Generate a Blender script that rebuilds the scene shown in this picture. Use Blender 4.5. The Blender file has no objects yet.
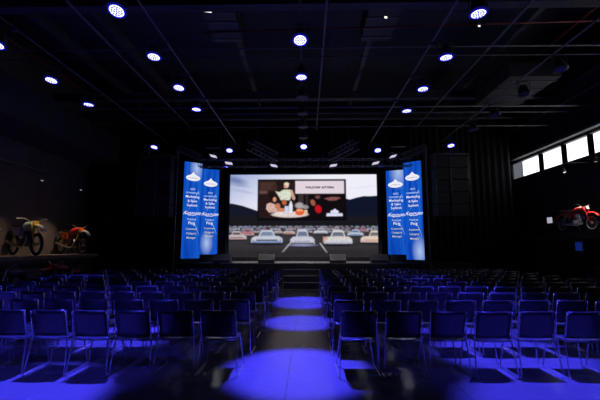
import bpy, math, random
import numpy as np
from mathutils import Vector, Matrix
rnd = random.Random(7)
SC = bpy.context.scene
COL = SC.collection
PI = math.pi
R = math.radians

# ------------------------------------------------------------------ camera, world, exposure
cam = bpy.data.cameras.new('camera'); cam.sensor_width = 36; cam.lens = 21.9
cam.clip_end = 200
co = bpy.data.objects.new('camera', cam); COL.objects.link(co)
co.location = (0.24, 0, 1.62)
co.rotation_euler = (R(90 + 7.26), 0, R(1.09))
SC.camera = co
w = bpy.data.worlds.new('world'); SC.world = w; w.use_nodes = True
w.node_tree.nodes['Background'].inputs[0].default_value = (.08, .09, .35, 1)
w.node_tree.nodes['Background'].inputs[1].default_value = .035
SC.view_settings.view_transform = 'Standard'; SC.view_settings.look = 'None'
SC.view_settings.exposure = 0; SC.view_settings.gamma = 1; SC.view_settings.use_curve_mapping = False
try:
    SC.cycles.use_denoising = True
    SC.cycles.max_bounces = 6
    SC.cycles.sample_clamp_indirect = 4
except Exception: pass

SPOT_P = 9500          # watts of one blue stage light
BLUE = (.05, .045, 1)

def lamp(kind, name, loc, energy, color, aim=None, rot=None, parent=None, **kw):
    l = bpy.data.lights.new(name, kind); l.energy = energy; l.color = color
    for k, v in kw.items(): setattr(l, k, v)
    o = bpy.data.objects.new(name, l); COL.objects.link(o)
    o.location = loc
    if aim is not None:
        d = Vector(aim) - Vector(loc); o.rotation_euler = d.to_track_quat('-Z', 'Y').to_euler()
    if rot is not None: o.rotation_euler = rot
    if parent: o.parent = parent
    return o

# outer flood beams, and an unseen fill added to brighten the stage deck
for s in (-1, 1):
    lamp('SPOT', 'flood_beam', (.1 + s * 3.5, 14.4, 5.0), 60, (.85, .86, 1), aim=(s * 4, 6, 0), spot_size=R(75), spot_blend=.9, shadow_soft_size=.3)
    lamp('SPOT', 'stage_fill', (.1 + s * 1.2, 14.7, 4.8), 260, (1, .94, .96), aim=(.1 + s * 1.4, 16.2, .95), spot_size=R(75), spot_blend=.7, shadow_soft_size=.15)

# ------------------------------------------------------------------ materials
MATS = {}
def mat(name, col, rough=.6, metal=0, emit=None, es=1, noise=0, nscale=20, bump=0, spec=.5):
    if name in MATS: return MATS[name]
    m = bpy.data.materials.new(name); m.use_nodes = True
    nt = m.node_tree; b = nt.nodes['Principled BSDF']
    b.inputs['Base Color'].default_value = (*col, 1); b.inputs['Roughness'].default_value = rough
    b.inputs['Metallic'].default_value = metal
    b.inputs['Specular IOR Level'].default_value = spec
    if emit is not None:
        b.inputs['Emission Color'].default_value = (*emit, 1); b.inputs['Emission Strength'].default_value = es
    if noise or bump:
        tc = nt.nodes.new('ShaderNodeTexCoord'); n = nt.nodes.new('ShaderNodeTexNoise')
        n.inputs['Scale'].default_value = nscale; n.inputs['Detail'].default_value = 4
        nt.links.new(tc.outputs['Object'], n.inputs['Vector'])
        if noise:
            cr = nt.nodes.new('ShaderNodeValToRGB')
            cr.color_ramp.elements[0].position = .3; cr.color_ramp.elements[1].position = .7
            cr.color_ramp.elements[0].color = (*[c * (1 - noise) for c in col], 1)
            cr.color_ramp.elements[1].color = (*[min(1, c * (1 + noise)) for c in col], 1)
            nt.links.new(n.outputs[0], cr.inputs[0]); nt.links.new(cr.outputs[0], b.inputs['Base Color'])
        if bump:
            bp = nt.nodes.new('ShaderNodeBump'); bp.inputs['Strength'].default_value = bump
            nt.links.new(n.outputs[0], bp.inputs['Height']); nt.links.new(bp.outputs[0], b.inputs['Normal'])
    MATS[name] = m
    return m

M = dict(
    wall=mat('black_wall', (.045, .045, .055), .85, noise=.3, nscale=2),
    lwall=mat('grey_gallery_wall', (.15, .125, .115), .85, noise=.15, nscale=1.5),
    ceil=mat('black_ceiling', (.055, .055, .065), .9),
    beam=mat('dark_steel_beam', (.09, .09, .1), .6, noise=.2, nscale=3),
    rail=mat('grey_steel_pipe', (.2, .2, .22), .5, .2),
    pipe=mat('dark_pipe', (.10, .10, .11), .5, .3),
    red_pipe=mat('red_sprinkler_pipe', (.35, .03, .02), .5),
    truss=mat('truss_aluminium', (.11, .11, .12), .5, .3),
    black=mat('black_housing', (.05, .05, .055), .45),
    drape=mat('black_drape_cloth', (.012, .012, .016), .9, noise=.3, nscale=8),
    chair=mat('black_chair_plastic', (.022, .022, .026), .33, bump=.03, nscale=60, spec=.8),
    chrome=mat('chrome_tube', (.72, .72, .74), .25, .9),
    deck=mat('grey_stage_deck', (.33, .31, .31), .5, noise=.1, nscale=3),
    dark=mat('black_stage_board', (.02, .02, .022), .6),
    step=mat('dark_step_board', (.09, .085, .085), .55),
    nosing=mat('pale_step_nosing', (.3, .28, .28), .5),
    grille=mat('black_speaker_grille', (.035, .035, .04), .6, bump=.4, nscale=200),
    metal=mat('dark_cage_metal', (.13, .13, .14), .5, .4),
    wood=mat('platform_boards', (.16, .13, .11), .7, noise=.25, nscale=4),
    rubber=mat('tyre_rubber', (.02, .02, .02), .8, bump=.6, nscale=90),
    alloy=mat('bike_alloy', (.6, .6, .62), .3, .8),
    frame=mat('window_frame_grey', (.10, .10, .11), .6),
    reveal=mat('window_reveal_grey', (.28, .28, .29), .7),
)

def glow_mat(name, col, strength):
    m = bpy.data.materials.new(name); m.use_nodes = True
    nt = m.node_tree; nt.nodes.clear()
    e = nt.nodes.new('ShaderNodeEmission'); e.inputs[0].default_value = (*col, 1); e.inputs[1].default_value = strength
    o = nt.nodes.new('ShaderNodeOutputMaterial'); nt.links.new(e.outputs[0], o.inputs[0])
    MATS[name] = m
    return m

# ------------------------------------------------------------------ mesh helpers
class MB:
    def __init__(s): s.v = []; s.f = []; s.mi = []; s.cur = 0
    def add(s, vs, fs):
        o = len(s.v); s.v += [tuple(v) for v in vs]
        s.f += [tuple(i + o for i in f) for f in fs]; s.mi += [s.cur] * len(fs)
        return s
    def box(s, c, d, rot=None, bev=0):
        x, y, z = [k / 2 for k in d]
        if bev:
            b = min(bev, x * .9, y * .9, z * .9)
            pts = []
            ring = [(x - b, y), (x, y - b), (x, -y + b), (x - b, -y), (-x + b, -y), (-x, -y + b), (-x, y - b), (-x + b, y)]
            ring2 = [(px * (1 - b / x * .9), py * (1 - b / y * .9)) for px, py in ring]
            for (rg, zz) in ((ring2, -z), (ring, -z + b), (ring, z - b), (ring2, z)): pts += [(px, py, zz) for px, py in rg]
            fs = [tuple(range(8)), tuple(range(31, 23, -1))]
            for k in range(3):
                for i in range(8):
                    a = k * 8 + i; bb = k * 8 + (i + 1) % 8
                    fs.append((bb, a, a + 8, bb + 8))
        else:
            pts = [(i * x, j * y, k * z) for i in (-1, 1) for j in (-1, 1) for k in (-1, 1)]
            fs = [(0, 1, 3, 2), (4, 6, 7, 5), (0, 4, 5, 1), (2, 3, 7, 6), (0, 2, 6, 4), (1, 5, 7, 3)]
        m = rot if rot is not None else Matrix.Identity(3)
        return s.add([tuple(m @ Vector(p) + Vector(c)) for p in pts], fs)
    def tube(s, pts, r, n=8, closed=False):
        pts = [Vector(p) for p in pts]; rs = r if isinstance(r, (list, tuple)) else [r] * len(pts)
        N = len(pts); rings = []; up = None
        for i, p in enumerate(pts):
            a = pts[(i - 1) % N] if (closed or i > 0) else p; b = pts[(i + 1) % N] if (closed or i < N - 1) else p
            t = (b - a).normalized()
            if up is None:
                up = Vector((0, 0, 1)) if abs(t.z) < .9 else Vector((1, 0, 0))
            sx = t.cross(up)
            if sx.length < 1e-4: sx = t.cross(Vector((1, .3, 0)))
            sx.normalize(); uy = sx.cross(t).normalized(); up = uy
            rings.append([tuple(p + (sx * math.cos(2 * PI * k / n) + uy * math.sin(2 * PI * k / n)) * rs[i]) for k in range(n)])
        vs = [q for rg in rings for q in rg]; fs = []
        for i in range(N if closed else N - 1):
            j = (i + 1) % N
            for k in range(n):
                fs.append((i * n + k, i * n + (k + 1) % n, j * n + (k + 1) % n, j * n + k))
        if not closed:
            fs.append(tuple(range(n))[::-1]); fs.append(tuple(range((N - 1) * n, N * n)))
        return s.add(vs, fs)
    def lathe(s, prof, c=(0, 0, 0), rot=None, n=16, arc=2 * PI):
        m = rot if rot is not None else Matrix.Identity(3); vs = []; fs = []
        for (r, z) in prof:
            for k in range(n):
                a = arc * k / n; vs.append(tuple(m @ Vector((r * math.cos(a), r * math.sin(a), z)) + Vector(c)))
        for i in range(len(prof) - 1):
            for k in range(n): fs.append((i * n + k, i * n + (k + 1) % n, (i + 1) * n + (k + 1) % n, (i + 1) * n + k))
        fs.append(tuple(range(n))[::-1]); fs.append(tuple(range((len(prof) - 1) * n, len(prof) * n)))
        return s.add(vs, fs)
    def prism(s, poly, t, c=(0, 0, 0), rot=None):
        """outline in local YZ, thickness along X"""
        m = rot if rot is not None else Matrix.Identity(3); n = len(poly)
        vs = [tuple(m @ Vector((sx * t / 2, p[0], p[1])) + Vector(c)) for sx in (-1, 1) for p in poly]
        fs = [tuple(range(n))[::-1], tuple(range(n, 2 * n))]
        for k in range(n): fs.append((k, (k + 1) % n, n + (k + 1) % n, n + k))
        return s.add(vs, fs)
    def mesh(s, name, mats, smooth=False):
        me = bpy.data.meshes.new(name); me.from_pydata(s.v, [], s.f); me.update()
        for m_ in (mats if isinstance(mats, (list, tuple)) else [mats]): me.materials.append(m_)
        for p, i in zip(me.polygons, s.mi): p.material_index = i
        if smooth:
            for p in me.polygons: p.use_smooth = len(p.vertices) == 4
        return me
    def build(s, name, mats, parent=None, smooth=False, loc=None):
        o = bpy.data.objects.new(name, s.mesh(name, mats, smooth)); COL.objects.link(o)
        if parent is not None: o.parent = parent
        if loc is not None: o.location = loc
        return o

def tag(o, label=None, cat=None, group=None, kind=None):
    if label: o['label'] = label
    if cat: o['category'] = cat
    if group: o['group'] = group
    if kind: o['kind'] = kind
    return o
def empty(name, loc=(0, 0, 0), rz=0, label=None, cat=None, group=None):
    o = bpy.data.objects.new(name, None); COL.objects.link(o); o.empty_display_size = .1
    o.location = loc; o.rotation_euler = (0, 0, rz)
    return tag(o, label, cat, group)
def copy_tree(o, parent=None):
    c = o.copy(); COL.objects.link(c)
    if parent is not None: c.parent = parent
    for ch in list(o.children): copy_tree(ch, c)
    return c
def struct(name, mb, m, parent=None, smooth=False):
    o = mb.build(name, m, parent, smooth)
    o['kind'] = 'structure'
    return o

# ------------------------------------------------------------------ the setting
XL, XR, YB, YF, ZC = -10.2, 10.5, -3.5, 18.6, 9.2
# floor: glossy dark grey sealed concrete with fine joints
fm = bpy.data.materials.new('polished_dark_floor'); fm.use_nodes = True
nt = fm.node_tree; b = nt.nodes['Principled BSDF']
tc = nt.nodes.new('ShaderNodeTexCoord')
n1 = nt.nodes.new('ShaderNodeTexNoise'); n1.inputs['Scale'].default_value = .8; n1.inputs['Detail'].default_value = 6
nt.links.new(tc.outputs['Object'], n1.inputs['Vector'])
br = nt.nodes.new('ShaderNodeTexBrick'); br.offset = 0
br.inputs['Scale'].default_value = 1; br.inputs['Brick Width'].default_value = 2.0; br.inputs['Row Height'].default_value = 2.0
br.inputs['Mortar Size'].default_value = .006
br.inputs['Color1'].default_value = (1, 1, 1, 1); br.inputs['Color2'].default_value = (1, 1, 1, 1); br.inputs['Mortar'].default_value = (.45, .45, .45, 1)
nt.links.new(tc.outputs['Object'], br.inputs['Vector'])
cr = nt.nodes.new('ShaderNodeValToRGB')
cr.color_ramp.elements[0].color = (.105, .098, .1, 1); cr.color_ramp.elements[1].color = (.145, .135, .135, 1)
nt.links.new(n1.outputs[0], cr.inputs[0])
mx = nt.nodes.new('ShaderNodeMix'); mx.data_type = 'RGBA'; mx.blend_type = 'MULTIPLY'; mx.inputs[0].default_value = 1
nt.links.new(cr.outputs[0], mx.inputs[6]); nt.links.new(br.outputs[0], mx.inputs[7]); nt.links.new(mx.outputs[2], b.inputs['Base Color'])
rr = nt.nodes.new('ShaderNodeMapRange'); rr.inputs[3].default_value = .2; rr.inputs[4].default_value = .34
nt.links.new(n1.outputs[0], rr.inputs[0]); nt.links.new(rr.outputs[0], b.inputs['Roughness'])
b.inputs['Specular IOR Level'].default_value = .45

struct('floor', MB().box(((XL + XR) / 2, (YB + YF) / 2, -.05), (XR - XL + .4, YF - YB + .4, .1)), fm)
struct('ceiling', MB().box(((XL + XR) / 2, (YB + YF) / 2, ZC + .1), (XR - XL + .4, YF - YB + .4, .2)), M['ceil'])
struct('wall_left', MB().box((XL - .1, (YB + YF) / 2, ZC / 2), (.2, YF - YB, ZC)), M['lwall'])
struct('wall_back', MB().box(((XL + XR) / 2, YF + .1, ZC / 2), (XR - XL + .4, .2, ZC)), M['wall'])
struct('wall_rear', MB().box(((XL + XR) / 2, YB - .1, ZC / 2), (XR - XL + .4, .2, ZC)), M['wall'])
# right wall with the high window strip
WZ0, WZ1, WY0, WY1 = 4.86, 5.74, 4.0, 18.2
rw = MB()
rw.box((XR + .15, (YB + YF) / 2, WZ0 / 2), (.3, YF - YB, WZ0))
rw.box((XR + .15, (YB + YF) / 2, (WZ1 + ZC) / 2), (.3, YF - YB, ZC - WZ1))
rw.box((XR + .15, (YB + WY0) / 2, (WZ0 + WZ1) / 2), (.3, WY0 - YB, WZ1 - WZ0))
rw.box((XR + .15, (WY1 + YF) / 2, (WZ0 + WZ1) / 2), (.3, YF - WY1, WZ1 - WZ0))
struct('wall_right', rw, M['wall'])
# upper band of the left wall: dark bulkhead above the bike gallery
struct('trim_1', MB().box((XL + .9, 6.5, 6.0), (1.8, 19.5, 1.2)), M['wall'])
struct('trim_2', MB().box((XR - .3, 6.5, 7.55), (.6, 19.5, .12)), M['beam'])
struct('trim_3', MB().box((XR - .12, 9.5, 5.84), (.24, 16.5, .1)), M['reveal'])
sky = glow_mat('bright_daylight_pane', (.93, .96, 1), 1.9)
lit_reveal = glow_mat('daylit_reveal_glow', (.8, .85, 1), .16)  # window reveal lit by daylight, the light put in as a dim glow
ys = [18.2, 15.95, 14.5, 13.12, 11.75, 10.35, 8.95, 7.5, 5.9, 4.0]
for i in range(9):
    y1, y0 = ys[i], ys[i + 1]
    wn = MB()
    for yy in (y0, y1): wn.box((XR + .1, yy, (WZ0 + WZ1) / 2), (.2, .12, WZ1 - WZ0))
    wn.box((XR + .1, (y0 + y1) / 2, WZ0 + .03), (.2, y1 - y0, .06)); wn.box((XR + .1, (y0 + y1) / 2, WZ1 - .03), (.2, y1 - y0, .06))
    wo = struct('window_%d' % (i + 1), wn, M['frame'])
    p = MB()
    a1 = y1 - (.75 if i == 0 else .05)
    p.box((XR + .16, (y0 + a1) / 2 + .02, (WZ0 + WZ1) / 2), (.02, a1 - y0 - .06, WZ1 - WZ0 - .1))
    p.build('pane', sky, wo)
    if i == 0: MB().box((XR + .12, y1 - .4, (WZ0 + WZ1) / 2), (.06, .68, WZ1 - WZ0 - .1)).build('lit_reveal', lit_reveal, wo)

# gallery platform left
struct('platform_left', MB().box((-9.35, 5.9, 1.26), (1.7, 18.8, .12)).box((-8.55, 5.9, 1.1), (.06, .01, .01)), M['wood'])
g = MB()
for k in range(9): g.box((-8.62, -2.5 + 2.1 * k, .57), (.1, .1, 1.14))
g.box((-8.75, 5.9, .57), (.04, 18.8, 1.14)); g.box((-8.53, 5.9, 1.18), (.05, 18.8, .22))
struct('platform_skirt', g, M['dark'])
struct('platform_right', MB().box((9.8, 5.9, 2.06), (1.4, 18.8, .12)).box((9.12, 5.9, 1.96), (.04, 18.8, .2)), M['dark'])

# drapes: pleated black curtains (each run its own curtain)
def drape(name, x0, y0, x1, y1, z0, z1, label, pitch=.16, amp=.05):
    L = math.hypot(x1 - x0, y1 - y0); n = int(L / pitch * 6); ux, uy = (x1 - x0) / L, (y1 - y0) / L
    vs = []; fs = []
    for j, z in enumerate((z0, z0 + .5 * (z1 - z0), z1)):
        for i in range(n + 1):
            t = L * i / n; a = amp * math.sin(2 * PI * t / pitch + .6 * math.sin(t * 2.1)) * (1, .9, .6)[j]
            vs.append((x0 + ux * t - uy * a, y0 + uy * t + ux * a, z))
    for j in range(2):
        for i in range(n): k = j * (n + 1) + i; fs.append((k, k + 1, k + n + 2, k + n + 1))
    m = MB().add(vs, fs)
    o = m.build(name, M['drape'], smooth=True)
    so = o.modifiers.new('solid', 'SOLIDIFY'); so.thickness = .012
    return tag(o, label, 'curtain')
drape('stage_curtain', -10.1, 16.9, -4.9, 16.9, .02, 7.4, 'black pleated curtain beside the stage, left of the screen')
drape('stage_curtain', 4.9, 16.9, 9.75, 16.9, .02, 7.4, 'black pleated curtain behind the right hanging speakers', pitch=.3, amp=.05)
drape('stage_curtain', -4.9, 18.2, 4.9, 18.2, .95, 8.2, 'wide black curtain hanging behind the big screen')

# ------------------------------------------------------------------ stage and steps
DK = .93
st = MB(); st.box((.1, 16.7, DK / 2), (14, 3.0, DK - .02)); struct('stage_base', st, M['dark'])
struct('stage_floor', MB().box((.1, 16.2, DK - .01), (6.9, 2.0, .05)), M['deck'])
struct('stage_side_floor', MB().box((-5.1, 16.6, DK - .01), (3.5, 2.8, .04)).box((5.3, 16.6, DK - .01), (3.5, 2.8, .04)), M['dark'])
for k, (y, z) in enumerate(((14.3, .23), (14.6, .465), (14.9, .70))):
    s_ = MB().box((0.02, (y + 15.2) / 2, z - .12), (1.5, 15.2 - y, .235))
    so = struct('step_%d' % (k + 1), s_, M['step'])
    MB().box((.02, y + .02, z + .003), (1.5, .05, .012)).build('nosing', M['nosing'], so)

# floor monitors on the stage edge
def monitor(x, label, sc=1.0):
    t = empty('stage_monitor', (x, 15.45, DK + .015), 0, label, 'speaker', 'stage monitors')
    MB().prism([(-.22, 0), (.2, 0), (.2, .3), (.05, .36), (-.22, .12)], .66 * sc).build('cabinet', M['black'], t)
    MB().box((0, -.085, .25), (.58 * sc, .02, .3), Matrix.Rotation(R(-42), 3, 'X')).build('grille', M['grille'], t)
    return t
monitor(-1.45, 'black wedge monitor speaker on the stage edge left of the steps')
monitor(1.52, 'black wedge monitor speaker on the stage edge right of the steps')
monitor(3.25, 'black wedge monitor speaker at the right end of the stage', 1.1)
monitor(-3.3, 'black wedge monitor speaker at the left end of the stage', 1.1)

# ------------------------------------------------------------------ LED screen with its picture
SX0, SX1, SZ0, SZ1, SY = -3.42, 3.55, 1.12, 5.03, 17.2
K = 3
PX0, PX1, PY0, PY1 = 230.5, 377.0, 175.0, 257.5
W_, H_ = int((PX1 - PX0) * K), int((PY1 - PY0) * K)
yy_, xx_ = np.mgrid[0:H_, 0:W_]
PXg = PX0 + (xx_ + .5) / K; PYg = PY0 + (yy_ + .5) / K
IMG = np.zeros((H_, W_, 3))
def c8(*c): return np.array([((v / 255) / 12.92 if v / 255 <= .04045 else ((v / 255 + .055) / 1.055) ** 2.4) for v in c])
def put(mask, col, a=1.0):
    IMG[:] = IMG * (1 - (mask * a)[..., None]) + (mask * a)[..., None] * c8(*col)
def soft(d, s=.35): return np.clip(.5 - d / (2 * s), 0, 1)
def rect(x0, y0, x1, y1, col, a=1, s=.3):
    d = np.maximum(np.maximum(x0 - PXg, PXg - x1), np.maximum(y0 - PYg, PYg - y1)); put(soft(d, s), col, a)
def ell(cx, cy, rx, ry, col, a=1, s=.3, rot=0):
    c, s_ = math.cos(rot), math.sin(rot); dx, dy = PXg - cx, PYg - cy
    u, v = (dx * c + dy * s_) / rx, (-dx * s_ + dy * c) / ry
    put(soft((np.sqrt(u * u + v * v) - 1) * min(rx, ry), s), col, a)
def poly(pts, col, a=1, s=.3):
    inside = np.zeros(PXg.shape, bool); dist = np.full(PXg.shape, 1e9)
    n = len(pts)
    for i in range(n):
        x0, y0 = pts[i]; x1, y1 = pts[(i + 1) % n]
        if y0 != y1:
            cnd = ((y0 > PYg) != (y1 > PYg)) & (PXg < (x1 - x0) * (PYg - y0) / (y1 - y0) + x0); inside ^= cnd
        L2 = (x1 - x0) ** 2 + (y1 - y0) ** 2 + 1e-9
        t = np.clip(((PXg - x0) * (x1 - x0) + (PYg - y0) * (y1 - y0)) / L2, 0, 1)
        dist = np.minimum(dist, np.hypot(PXg - x0 - t * (x1 - x0), PYg - y0 - t * (y1 - y0)))
    put(soft(np.where(inside, -dist, dist), s), col, a)
# sky
tx = np.clip((PXg - 230) / 147, 0, 1); ty = np.clip((PYg - 175) / 30, 0, 1)
for k in range(3):
    a = c8(150, 168, 215)[k]; b_ = c8(238, 238, 248)[k]; w_ = np.clip(tx * 1.6 + ty * .55, 0, 1); IMG[..., k] = a * (1 - w_) + b_ * w_
ell(236, 181, 10, 3.4, (88, 110, 165), .75, 2.0, .25); ell(240, 186, 8, 1.2, (130, 140, 180), .5, 1, .15)
ell(243, 192, 9, 1.3, (165, 172, 205), .6, 1, .2); ell(238, 198, 7, 1, (200, 205, 230), .6, 1); ell(365, 188, 10, 1, (215, 218, 235), .5, 1, -.1)
# hills
poly([(228, 204), (234, 204.5), (243, 206.5), (252, 209.5), (262, 213), (262, 232), (228, 232)], (20, 24, 40))
poly([(344, 199), (350, 200.5), (357, 198.5), (364, 197), (370, 197.2), (379, 196.5), (379, 232), (344, 232)], (15, 22, 42))
rect(228, 217, 380, 229, (26, 25, 30), 1, 2.5)
# asphalt
for k in range(3):
    t = np.clip((PYg - 227) / 30, 0, 1); m_ = soft(227 - PYg, 1); col = c8(62, 60, 68)[k] * (1 - t) + c8(58, 54, 58)[k] * t
    IMG[..., k] = IMG[..., k] * (1 - m_) + m_ * col
r2 = random.Random(3)
for row, (y, h, wd, n) in enumerate(((227.3, 1.2, 4.5, 30), (229.2, 1.7, 6.5, 22), (231.6, 2.2, 9, 16))):
    for i in range(n):
        x = 229 + (i + .5) * 150 / n + r2.uniform(-1.5, 1.5)
        c = r2.choice([(190, 190, 205), (215, 215, 225), (160, 110, 115), (120, 140, 180), (205, 180, 165), (90, 95, 115), (150, 70, 60), (180, 190, 215)])
        rect(x - wd * .42, y, x + wd * .42, y + h, c, .9); ell(x, y, wd * .24, h * .7, (120, 130, 155), .9)
        rect(x - wd * .4, y + h * .7, x + wd * .4, y + h * 1.15, (30, 28, 34), .8)
def car(cx, y0, y1, wd, body, glass, lower, bumper, side=0, sidecol=None):
    h = y1 - y0; yb = y0 + h * .44
    dark = tuple(int(v * .45) for v in body)
    ell(cx, y1 - h * .03, wd * .52, h * .12, (20, 19, 24), .8, .8)
    poly([(cx - wd * .27 + side, yb), (cx - wd * .17 + side, y0), (cx + wd * .17 + side, y0), (cx + wd * .27 + side, yb)], body, .95, .5)
    poly([(cx - wd * .22 + side, yb - h * .04), (cx - wd * .155 + side, y0 + h * .13), (cx + wd * .155 + side, y0 + h * .13), (cx + wd * .22 + side, yb - h * .04)], glass, .9, .4)
    poly([(cx - wd * .5, y1 - h * .12), (cx - wd * .49, yb + h * .16), (cx - wd * .38, yb), (cx + wd * .38, yb), (cx + wd * .49, yb + h * .16), (cx + wd * .5, y1 - h * .12)], body, .95, .5)
    if sidecol: rect(cx - wd * .52, yb + .3, cx - wd * .36, y1 - h * .2, sidecol, .9, .8)
    rect(cx - wd * .45, yb + h * .24, cx + wd * .45, y1 - h * .2, lower, .9, .5)
    rect(cx - wd * .47, y1 - h * .2, cx + wd * .47, y1 - h * .08, bumper, .9, .4)
    for q in (-1, 1): ell(cx + q * wd * .38, y1 - h * .28, wd * .05, h * .06, (230, 230, 240), .8); rect(cx + q * wd * .38 - wd * .05, y1 - h * .08, cx + q * wd * .38 + wd * .05, y1 + .1, (18, 17, 20), .9)
car(249, 229.5, 236.5, 13, (196, 130, 135), (110, 70, 85), (150, 60, 65), (205, 180, 190))
car(290, 229.3, 235.5, 12, (210, 190, 185), (100, 100, 120), (190, 100, 70), (160, 120, 120))
car(279, 230, 234.5, 9, (200, 190, 195), (90, 90, 110), (110, 90, 90), (150, 140, 150))
car(321, 229, 235, 14, (222, 222, 232), (90, 100, 120), (165, 165, 178), (60, 60, 66))
car(337, 228.5, 233, 9, (195, 195, 212), (90, 100, 120), (60, 60, 75), (100, 100, 110))
car(363, 228.5, 233, 10, (190, 140, 155), (80, 70, 90), (70, 60, 75), (110, 100, 110))
car(355, 230.5, 237, 16, (205, 220, 242), (60, 90, 150), (70, 100, 170), (110, 110, 125))
car(238, 232, 240.5, 20, (220, 205, 208), (80, 60, 72), (58, 48, 56), (208, 172, 168))
car(268, 230.8, 244.5, 31, (214, 220, 236), (112, 132, 168), (32, 36, 52), (128, 150, 208))
car(303, 230.3, 246.5, 24, (216, 218, 230), (95, 108, 140), (176, 178, 196), (60, 60, 78))
car(338, 231, 245.5, 28, (232, 228, 224), (78, 98, 122), (214, 214, 228), (190, 190, 214), 0, (228, 184, 158))
car(371, 231.5, 244, 22, (240, 222, 208), (90, 100, 110), (226, 164, 134), (205, 185, 185), 3)
ell(303, 245.6, 12.5, 1.2, (158, 160, 205), .85, .5)
poly([(290.5, 243.5), (292, 243.5), (284.5, 252.5), (282.5, 252.5)], (185, 180, 185)); poly([(319.5, 243.5), (321, 243.5), (328, 253), (326, 253)], (185, 180, 185))
rect(228, 250, 380, 258, (42, 38, 42), .6, 2.5)
# the drive-in screen inside the picture
rect(258.2, 179.8, 346.6, 221.5, (12, 10, 18)); rect(259.6, 181.5, 296, 219, (38, 24, 26), 1)
rect(260, 182.5, 276, 191, (78, 52, 46), .8, 1.2); rect(260, 191.5, 268, 194.5, (112, 80, 78), .8, .8); rect(290, 182, 296, 215, (40, 28, 30), 1, .6)
rect(296, 194, 345, 219.5, (16, 12, 16)); rect(299, 195, 304, 208, (70, 55, 56), .7, .8); rect(306, 195, 309, 206, (55, 45, 46), .6, .8)
ell(275, 188, 3, 3, (62, 40, 36), 1, .8)
ell(287, 186, 2.3, 2.8, (226, 206, 190)); ell(287.2, 184.6, 2.5, 1.6, (235, 215, 185)); ell(286, 187.3, 1.5, 1.6, (205, 150, 125))
poly([(276, 192), (280, 193), (284, 190.5), (290, 190.5), (293, 191), (292, 196), (290.5, 201), (281.5, 201), (279.5, 197)], (215, 220, 200)); poly([(290.5, 191), (293, 191), (296, 199), (295, 201), (293, 200)], (205, 160, 140))
ell(273, 196.5, 3.6, 3.6, (30, 18, 18)); ell(275.3, 200.3, 1.7, 2.4, (215, 150, 125))
poly([(267.5, 205), (271, 203.5), (275, 205), (280, 208), (281, 213), (270, 213.5), (267, 210)], (212, 175, 165)); ell(278.5, 207, 2.6, 2.8, (200, 120, 90)); ell(282, 211, 4.5, 2, (205, 130, 95))
ell(285, 203.2, 2.4, 2.8, (180, 95, 60)); ell(290.5, 215.4, 18, 3.0, (222, 205, 200)); rect(277, 213.5, 290, 216, (232, 222, 222), .7, 1.2)
poly([(289.8, 213.5), (289.8, 206), (291, 202), (292, 202), (293.2, 206), (293.2, 213.5)], (232, 232, 245)); rect(285.5, 207, 289.5, 214, (200, 208, 235)); ell(300, 206.5, 4, 3, (180, 172, 176), .9, .8); ell(306, 208, 3, 2, (170, 165, 170), .8, .6)
ell(300.5, 213, 4.6, 3.4, (226, 98, 50)); ell(300.5, 211.2, 3, 1.2, (240, 170, 130)); rect(305, 211, 308, 215.5, (225, 190, 160))
ell(313.5, 203.5, 2.2, 3.2, (165, 95, 75), .9, .5, -.4); ell(318.8, 210, 3.2, 4, (190, 22, 34), 1, .6, -.3); ell(318.2, 198, 2.4, 1.6, (120, 75, 70), .9, .5)
poly([(325, 199.5), (331, 198), (338, 198), (341, 199), (336, 201.3), (330, 201.5)], (140, 88, 82), .95, .6)
rect(296, 181.6, 344.6, 194.4, (226, 212, 222))
# white crest mark on the picture
poly([(327, 214.3), (342.5, 214.3), (342.8, 217), (326.8, 217.2)], (225, 225, 250)); poly([(330.8, 214), (331.2, 211.8), (333.5, 211), (335.3, 209.7), (336.8, 211), (338.8, 212), (339, 214)], (225, 225, 250))
# bumper scroll under the middle car
nz = np.random.RandomState(4).rand(H_ // 3 + 2, W_ // 3 + 2)
nz = np.kron(nz, np.ones((3, 3)))[:H_, :W_]
IMG *= (1 + np.where((PXg > 260) & (PXg < 345) & (PYg > 181.5) & (PYg < 219) & ~((PXg > 296) & (PYg < 194.5)), .4, np.where(PYg > 222, .22, .04)) * (nz - .5))[..., None]
IMG *= np.where(PYg > 224, .86, 1)[..., None]
for _ in range(2):
    P_ = np.pad(IMG, ((1, 1), (1, 1), (0, 0)), 'edge'); IMG[:] = (P_[:-2, 1:-1] + P_[2:, 1:-1] + P_[1:-1, :-2] + P_[1:-1, 2:] + P_[1:-1, 1:-1]) / 5

scr = empty('led_screen', (.065, SY, DK + .01), 0, 'big landscape video screen showing classic cars parked at a drive-in cinema', 'screen')
vs = []; 
for j in range(H_ + 1):
    z = SZ1 + (SZ0 - SZ1) * j / H_
    for i in range(W_ + 1): vs.append((SX0 + (SX1 - SX0) * i / W_ - .065, -.03, z - DK - .01))
idx = np.arange((H_) * (W_)).reshape(H_, W_); ii = (np.arange(H_)[:, None] * (W_ + 1) + np.arange(W_)[None, :]).ravel()
fs = np.stack([ii, ii + W_ + 1, ii + W_ + 2, ii + 1], 1)
me = bpy.data.meshes.new('display'); me.from_pydata(vs, [], fs.tolist()); me.update()
ca = me.color_attributes.new('picture', 'FLOAT_COLOR', 'POINT')
big = np.ones((H_ + 1, W_ + 1, 4)); big[:H_, :W_, :3] = IMG; big[H_, :W_, :3] = IMG[-1]; big[:, W_, :] = big[:, W_ - 1, :]
ca.data.foreach_set('color', big.astype(np.float32).ravel())
dm = bpy.data.materials.new('led_picture'); dm.use_nodes = True; nt = dm.node_tree; nt.nodes.clear()
at = nt.nodes.new('ShaderNodeVertexColor'); at.layer_name = 'picture'
em = nt.nodes.new('ShaderNodeEmission'); em.inputs[1].default_value = 1.0; ou = nt.nodes.new('ShaderNodeOutputMaterial')
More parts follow.
